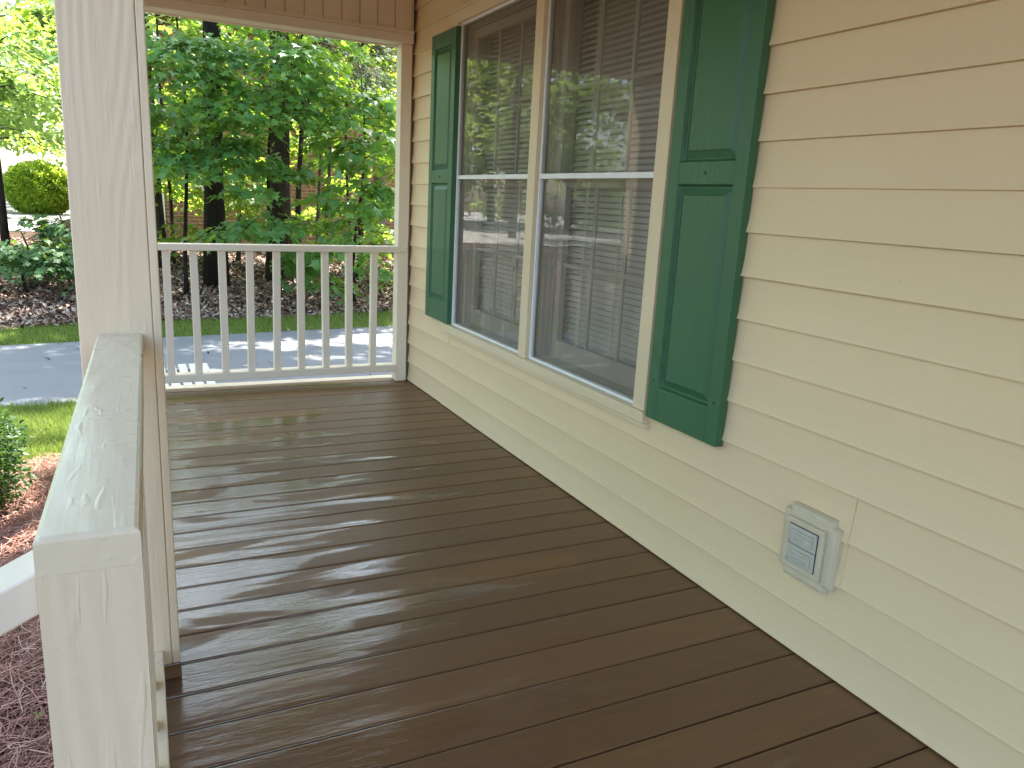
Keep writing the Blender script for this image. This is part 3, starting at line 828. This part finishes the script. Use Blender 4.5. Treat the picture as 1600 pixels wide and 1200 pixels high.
GAPS = [(.25, 10.75, .4, .3, 1.0), (-3.0, 5.1, 1.1, 1.55, 1.0), (-2.35, 4.3, .42, .7, 1.0), (-2.2, 5.9, .5, .6, 1.0), (-.35, 8.7, .75, .42, .93), (.9, 8.8, .7, .38, .93), (.15, 7.9, .45, .2, .9), (-9, 24, 7, 5.5, 1.0), (1.0, 11.6, .9, .5, .8), (-.6, 4.72, .3, .10, .8), (-1.0, 7.4, .5, .3, .9), (-2.35, 6.75, .5, .10, 1.0)]
def sun_gap(C, rg):
    """leaves missing where the photo's sun flecks come through the crowns"""
    t = (C[:, 2] - GZ) / sd.z; X = C[:, 0] - sd.x * t; Y = C[:, 1] - sd.y * t; k = np.zeros(len(C), bool); wob = .12 * np.sin(X * 9 + Y * 5)
    for gx, gy, ax, ay, pr in GAPS:
        k |= (((X - gx) / ax) ** 2 + ((Y - gy) / ay) ** 2 < 1 + wob * 3) & (rg.random(len(C)) < pr)
    return k & (C[:, 2] > 3.2)

def tree(name, bx, by, height, r0, label, cat, limbs, leafm, barkm, seed, lsize=.11, shape=PALM, lean=(0, 0), group='trees on the wooded bank', per=120, spread=.32, wig=.05, thin=.3, zbase=None):
    """limbs: list of (z0, z1, count, length, facing angle or None)"""
    rg = np.random.default_rng(seed); zb = float(ground_z(bx, by)) - .05 if zbase is None else zbase
    e = empty(name, (bx, by, zb), label, cat, group)
    tr = MB(); nseg = 10; P = []; rad = []
    for i in range(nseg + 1):
        f = i / nseg; z = zb + height * f
        P.append((bx + lean[0] * height * f + wig * math.sin(f * 7 + seed), by + lean[1] * height * f + wig * math.cos(f * 5 + seed * 2), z))
        rad.append(r0 * (1.35 if i == 0 else 1) * (1 - .8 * f) + .004)
    tr.tube(P, rad, 10); Pn = np.array(P)
    C = []; TT = []; NN = []
    for (z0, z1, cnt, length, face) in limbs:
        for i in range(cnt):
            z = rg.uniform(z0, z1); f = (z - zb) / height
            if f > 1: f = 1
            s = np.array([np.interp(f * nseg, range(nseg + 1), Pn[:, k]) for k in range(3)])
            an = rg.uniform(0, 2 * np.pi) if face is None else face + rg.normal(0, .75 if cnt < 60 else .34)
            L = length * rg.uniform(.55, 1.2); d = np.array([math.cos(an), math.sin(an), 0]); m = 6
            rise = rg.uniform(.05, .55); droop = rg.uniform(.25, .7)
            q = []; bend = rg.normal(0, .25)
            for j in range(m + 1):
                t = j / m; a2 = an + bend * t
                q.append(s + np.array([math.cos(a2), math.sin(a2), 0]) * L * t + np.array([0, 0, L * (rise * t - droop * t * t)]))
            q = np.array(q); rb = max(.004, r0 * .26 * (1 - .6 * f))
            tr.tube(q.tolist(), [rb * (1 - .85 * j / m) + .0018 for j in range(m + 1)], 5)
            k = max(4, int(per * L / max(length, .1) * rg.uniform(.6, 1.3)))
            t = thin + (1 - thin) * rg.random(k) ** .8
            base = np.stack([np.interp(t * m, range(m + 1), q[:, c]) for c in range(3)], -1)
            tang = unit(np.stack([np.gradient(q[:, c]) for c in range(3)], -1)); tg = np.stack([np.interp(t * m, range(m + 1), tang[:, c]) for c in range(3)], -1)
            side = unit(np.cross(tg, np.array([0, 0, 1.0]))); sg = rg.normal(0, 1, k) * spread * L / max(length, .1) * (1.15 - .5 * t)
            off = side * sg[:, None]; dz = -np.abs(sg) * .25 + rg.normal(0, .045, k)
            base = base + off; base[:, 2] += dz
            tip = unit(tg * .7 + side * np.sign(sg)[:, None] * rg.uniform(.2, 1.2, (k, 1)) + rg.normal(0, .35, (k, 3)))
            dn = rg.uniform(.1, .8, k); tip[:, 2] = -dn
            nn = np.array([0, 0, 1.0]) + rg.normal(0, .38, (k, 3))
            C.append(base); TT.append(tip); NN.append(nn)
            # side twigs
            for j in range(3):
                u = int(rg.integers(0, k)); jj = np.array([np.interp(t[u] * m, range(m + 1), q[:, c]) for c in range(3)])
                tr.tube([jj.tolist(), ((jj + base[u]) / 2 + np.array([0, 0, .02])).tolist(), base[u].tolist()], [.004, .003, .0015], 4)
    tr.build('trunk', barkm, e, smooth=True)
    C = np.concatenate(C); TT = np.concatenate(TT); NN = np.concatenate(NN)
    keep = np.array([True] * len(C)); keep &= ~((C[:, 1] < 6.9) & (C[:, 2] < 2.2)); keep &= ~sun_gap(C, rg)
    C, TT, NN = C[keep], TT[keep], NN[keep]
    sz = lsize * rg.uniform(.55, 1.25, len(C))
    leaf_mesh('crown', C, TT, NN, sz, leafm, e, shape)
    return e

FC = -math.pi / 2          # towards the porch
def bx(px, Y): return at(px, 300, Y).x
# big trunks
tree('oak_tree', bx(338, 13.0), 13.0, 15, .155, 'tall tree with a thick dark trunk left of the middle, behind low sprays', 'tree',
     [(8.2, 14, 24, 3.4, None), (8.5, 10.5, 16, 4.0, FC)], M['leaf'], M['bark_dark'], 11, .18, OVAL, (.0, .0), per=190, spread=.8)
tree('oak_tree', bx(437, 13.6), 13.6, 16, .18, 'tall shaggy-barked tree in the middle of the railing opening', 'tree',
     [(8.6, 15, 24, 3.4, None), (8.8, 11, 24, 5.2, FC)], M['leaf'], M['bark'], 12, .18, OVAL, (.0, .005), per=190, spread=.8)
tree('oak_tree', bx(589, 15.5), 15.5, 16, .13, 'straight grey-trunked tree near the right edge of the opening', 'tree',
     [(9, 15, 20, 3.4, None)], M['leaf'], M['bark_pale'], 13, .17, OVAL, (.004, 0), per=120, spread=.8)
tree('oak_tree', bx(-4, 13.5), 13.5, 14, .048, 'dark-trunked tree cut by the left edge of the photo', 'tree',
     [(5, 8, 14, 3, -.7), (8, 13, 18, 3.0, None)], M['leaf_y'], M['bark_dark'], 14, .17, OVAL, per=110, spread=.8)
tree('oak_tree', bx(246, 14.2), 14.2, 12, .075, 'slender dark trunk touching the right edge of the thick post', 'tree',
     [(3, 7, 8, 1.8, None), (7, 12, 12, 2.6, None)], M['leaf_y'], M['bark'], 15, .15, OVAL, per=110, spread=.7)
tree('young_tree', bx(500, 14.0), 14.0, 5.6, .035, 'thin brown-stemmed young tree, left stem of a close pair', 'tree',
     [(2.0, 4.9, 10, 1.2, None)], M['leaf_y'], M['bark_pale'], 16, .12, PALM, (.012, 0), per=80, spread=.4)
tree('young_tree', bx(511, 14.1), 14.1, 5.3, .04, 'thin brown-stemmed young tree, right stem of a close pair', 'tree',
     [(2.2, 4.8, 9, 1.2, None)], M['leaf_y'], M['bark_pale'], 17, .12, PALM, (.006, 0), per=80, spread=.4)
tree('oak_tree', 3.7, 11.3, 14, .2, 'big unseen oak added behind the house corner, its crown shading deck and driveway', 'tree',
     [(6.5, 9, 16, 4.2, 3.6), (7.5, 11, 64, 5.0, -2.25), (9, 13.5, 26, 4.0, None)], M['leaf'], M['bark'], 18, .23, OVAL, per=300, spread=1.0)  # made-up oak out of view, added so its crown shades deck and driveway
# understorey maples with layered sprays
tree('maple_sapling', bx(425, 12.0), 12.0, 4.6, .030, 'broad maple sapling with wide dark green sprays in the middle', 'tree',
     [(.0, 3.4, 30, 1.3, FC), (.6, 3.8, 10, 1.2, None)], M['leaf'], M['bark_dark'], 21, .132, PALM, (.0, -.02), per=105, spread=.30)
tree('maple_sapling', bx(556, 11.6), 11.6, 3.4, .022, 'slim maple sapling with one crooked black stem on the right', 'tree',
     [(.1, 2.6, 24, .95, FC), (.6, 2.8, 10, .8, None)], M['leaf'], M['bark_dark'], 22, .15, PALM, (.03, 0), per=60, spread=.26)
tree('maple_sapling', bx(290, 12.2), 12.2, 4.8, .028, 'maple sapling with blue-green sprays beside the thick post', 'tree',
     [(1.2, 3.5, 24, 1.3, FC), (1.6, 3.6, 10, 1.2, None)], M['leaf'], M['bark_dark'], 23, .13, PALM, (.0, 0), per=105, spread=.30)
tree('maple_sapling', bx(625, 12.6), 12.6, 4.4, .026, 'maple sapling in front of the half post at the siding corner', 'tree',
     [(.0, 3.4, 30, 1.1, None)], M['leaf_y'], M['bark_dark'], 24, .11, PALM, (.0, 0), per=70, spread=.30)
tree('maple_sapling', bx(370, 15.0), 15.0, 6, .035, 'yellow-green backlit sapling between the dark trunk and the shaggy one', 'tree',
     [(.8, 4.4, 36, 1.5, None)], M['leaf_y'], M['bark'], 25, .13, PALM, per=115, spread=.35)
tree('maple_sapling', bx(262, 14.8), 14.8, 6, .03, 'yellow-green backlit sapling low beside the thick post', 'tree',
     [(.4, 4.4, 34, 1.4, None)], M['leaf_y'], M['bark'], 26, .13, PALM, per=105, spread=.35)
tree('maple_sapling', bx(545, 15.2), 15.2, 6, .03, 'yellow-green backlit sapling left of the grey trunk', 'tree',
     [(.6, 4.4, 32, 1.5, None)], M['leaf_y'], M['bark'], 27, .13, PALM, per=110, spread=.35)
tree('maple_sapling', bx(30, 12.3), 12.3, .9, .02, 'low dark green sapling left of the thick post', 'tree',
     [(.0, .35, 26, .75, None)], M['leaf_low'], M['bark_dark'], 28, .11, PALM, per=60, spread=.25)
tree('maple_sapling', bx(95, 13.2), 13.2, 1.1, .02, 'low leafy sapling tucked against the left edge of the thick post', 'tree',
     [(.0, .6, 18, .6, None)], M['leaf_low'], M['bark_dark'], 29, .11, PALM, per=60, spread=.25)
tree('beech_tree', bx(-25, 16.5), 16.5, 9, .05, 'leaning young tree with light yellow-green foliage at top left', 'tree',
     [(1.5, 8, 46, 2.3, None)], M['leaf_y'], M['bark_dark'], 30, .12, OVAL, (.03, 0), per=130, spread=.5)
# drooping conifers
tree('cedar_tree', bx(470, 13.0), 13.0, 5.4, .05, 'feathery grey-green cedar hanging left of the young pair', 'tree',
     [(2.5, 4.9, 24, 1.1, None)], M['leaf_d'], M['bark'], 41, .10, NEED, per=420, spread=.22, thin=.15)
tree('cedar_tree', bx(566, 13.6), 13.6, 5.6, .05, 'feathery grey-green cedar in front of the grey trunk', 'tree',
     [(2.2, 5.0, 26, 1.2, None)], M['leaf_d'], M['bark'], 42, .10, NEED, per=420, spread=.24, thin=.15)

def wood(name, n, xr, yr, zr, label, size=.3, hole=None, seed=5):
    rg = np.random.default_rng(seed); k = max(6, n // 260)
    cx = rg.uniform(*xr, k); cy = rg.uniform(*yr, k); cz_ = rg.uniform(zr[0], zr[1], k); cr2 = rg.uniform(.8, 2.2, k)
    idx = rg.integers(0, k, n); d = unit(rg.normal(0, 1, (n, 3))) * (rg.random((n, 1)) ** .45) * cr2[idx][:, None]; d[:, 2] *= .55
    C = np.stack([cx[idx], cy[idx], cz_[idx]], -1) + d
    C[:, 2] = np.maximum(C[:, 2], ground_z(C[:, 0], C[:, 1]) + .05)
    T = rg.normal(0, 1, (n, 3)); T[:, 2] = -np.abs(T[:, 2]) * .5; N = np.array([0, 0, 1.0]) + rg.normal(0, .5, (n, 3))
    if hole is not None:
        kp = ~hole(C); C, T, N = C[kp], T[kp], N[kp]
    b = leaf_mesh(name, C, T, N, size * rg.uniform(.6, 1.3, len(C)), M['leaf_far'], None, OVAL)
    tag(b, label, 'woodland', kind='stuff'); return b
wood('woodland', 60000, (-30, 34), (27, 46), (.3, 7.5), 'far wood of pale green trees filling the background', .42, hole=lambda C: (C[:, 0] < -2) & (C[:, 0] > -15) & (C[:, 2] < 2.6))
wood('woodland', 26000, (-17, -3), (32, 44), (2.5, 9), 'sunlit pale wood far off at the left edge', .36, seed=8, hole=lambda C: C[:, 2] < 2.3)
wood('woodland', 34000, (-24, -8), (2, 26), (2.5, 13), 'wood beside the yard seen only in the window reflection', .30, seed=6, hole=lambda C: (C[:, 0] > -9.5) & (C[:, 1] < 9))
tk = MB(); rg = random.Random(9)
for i in range(60):
    X = rg.uniform(-30, 34); Y = rg.uniform(24, 44)
    if X < -1 and (Y < 30 or X > -16): continue
    tk.tube([(X, Y, -.3), (X + rg.uniform(-.4, .4), Y, 7), (X + rg.uniform(-.8, .8), Y, 9)], [.2, .15, .08], 7)
for i in range(14):
    X = rg.uniform(-22, -9); Y = rg.uniform(3, 24)
    tk.tube([(X, Y, -.5), (X, Y, 7), (X, Y, 13)], [.16, .12, .06], 7)
tag(tk.build('woodland_trunks', M['bark'], smooth=True), 'mass of far tree trunks in the woods', 'woodland', kind='stuff')

# boxwood and round shrub
def shrub(name, c, rad, n, ls, mat, label, seed, squash=.85, spr=.10):
    rg = np.random.default_rng(seed); e = empty(name, (c[0], c[1], float(ground_z(c[0], c[1]))), label, 'shrub')
    d = unit(rg.normal(0, 1, (n, 3))); r = rad * (1 - .35 * rg.random(n) ** 1.6)
    lump = 1 + spr * (np.sin(d[:, 0] * 9 + seed) * np.sin(d[:, 1] * 8) + .6 * np.sin(d[:, 2] * 14 + d[:, 0] * 11))
    P = d * (r * lump)[:, None]; P[:, 2] *= squash; P = P + np.array(c)
    P = P[P[:, 2] > ground_z(P[:, 0], P[:, 1]) + .01]; k = len(P); d = unit(P - np.array(c))
    T = unit(d + rg.normal(0, .6, (k, 3))); N = unit(np.array([0, 0, 1.0]) + d * .5 + rg.normal(0, .5, (k, 3)))
    leaf_mesh('foliage', P, T, N, ls * rg.uniform(.6, 1.3, k), mat, e, OVAL)
    st = MB()
    for i in range(14):
        u = d[int(rg.integers(0, k))]; u[2] = abs(u[2]) * .8
        g = np.array([c[0], c[1], float(ground_z(c[0], c[1]))])
        st.tube([g.tolist(), (g * .4 + (np.array(c) + u * rad * .5) * .6).tolist(), (np.array(c) + u * rad * .85).tolist()], [rad * .03, rad * .02, rad * .006], 5)
    st.build('stems', M['bark'], e)
shrub('boxwood_shrub', (-2.76, 4.55, -.22), .56, 26000, .030, M['box_leaf'], 'dark glossy boxwood at the left edge above the pine straw', 3)
M['bush'] = mat_leaf('sunlit_bush_leaves', (.20, .32, .04), (.32, .46, .07), (.65, .80, .08), .5, .4)  # leaf colour brightened to stand in for sunlight on the bush
p = at(64, 295, 30)
shrub('round_shrub', (p.x, 30, p.z), 1.02, 22000, .11, M['bush'], 'bright yellow-green rounded bush far beyond the bank at left', 4, .8, .05)
tl = empty('seedling', (-1.95, 2.62, GZ + .06), 'tiny green seedling sprouting from the pine straw', 'plant')
a_ = atz(60, 1128, GZ + .08); tl.location = a_
C = np.array([[0, 0, .03], [0, 0, .03], [0, 0, .025]]) + np.array(a_); T = np.array([[1, .2, -.1], [-.8, .6, 0], [.1, -1, -.1]]); N = np.array([[0, 0, 1.]] * 3)
leaf_mesh('leaf', C, T, N, np.array([.022, .020, .018]), M['grass'], tl, OVAL)
s_ = MB(); s_.tube([(a_.x, a_.y, a_.z - .04), (a_.x, a_.y, a_.z + .03)], [.0012, .001], 5); s_.build('stem', M['straw'], tl)

# ------------------------------------------------------------------ brick house behind the trees
bh = empty('brick_house', (5, 19, 0), 'orange brick house half hidden behind the saplings', 'house')
b = MB(); b.box(-1.35, 12, 18.5, 26, -.4, 4.5); b.build('wall', M['brick'], bh)
b = MB(); b.prism_x([(18.1, 4.46), (18.1, 4.6), (22.2, 5.7), (26.4, 4.6), (26.4, 4.46), (22.2, 5.55)], -1.7, 12.4); b.build('roof', M['roof'], bh)
b = MB(); xd = at(254, 320, 18.44).x; b.box(xd - .04, xd + .04, 18.40, 18.498, -.2, 4.4); b.build('downspout', M['white'], bh)
b = MB(); b.box(6.2, 7.2, 18.44, 18.498, 1.2, 2.8); b.build('window', M['white'], bh)

# ------------------------------------------------------------------ parked car far left
pc = at(9, 281, 31); cx0, cy0 = pc.x, 31.0; gz = float(ground_z(cx0, cy0))
car = empty('parked_car', (cx0 - 2.3, cy0, gz), 'white parked car with a red tail light at the far left', 'car')
def car_local(px_, z): return (cx0 - px_, z)
side = [(0, .45), (0, .95), (.15, 1.05), (.55, 1.10), (.95, 1.52), (1.6, 1.60), (2.5, 1.55), (3.1, 1.12), (4.2, .98), (4.5, .75), (4.5, .35), (.1, .35)]
V = []
for s_y, ins in ((0, .08), (.12, 0), (1.66, 0), (1.78, .08)):
    for (a, z) in side:
        V.append((cx0 - a, cy0 + s_y - .9, gz + z))
n = len(side); F = []
for r in range(3):
    for i in range(n): F.append((r * n + i, r * n + (i + 1) % n, (r + 1) * n + (i + 1) % n, (r + 1) * n + i))
F.append(tuple(range(n))[::-1]); F.append(tuple(range(3 * n, 4 * n)))
link_mesh('body', V, F, M['car'], car, bevel=.04)
b = MB(); b.prism_y([(cx0 - .75, gz + 1.13), (cx0 - 1.0, gz + 1.46), (cx0 - 2.45, gz + 1.48), (cx0 - 2.95, gz + 1.13)], cy0 - .915, cy0 - .905); b.build('side_window', M['car_glass'], car)
b = MB(); b.box(cx0 - .18, cx0 + .02, cy0 - .93, cy0 - .60, gz + .78, gz + .95); b.build('tail_light', M['taillight'], car, bevel=.01)
for wx in (.85, 3.6):
    for wy in (-.86, .66):
        wh = MB(); wh.tube([(cx0 - wx, cy0 + wy - .06, gz + .33), (cx0 - wx, cy0 + wy + .14, gz + .33)], [.33, .33], 24)
        wo_ = wh.build('wheel', M['tyre'], car)
        rm = MB(); rm.tube([(cx0 - wx, cy0 + wy - .075, gz + .33), (cx0 - wx, cy0 + wy - .061, gz + .33)], [.2, .21], 16); rm.build('rim', M['white'], wo_)
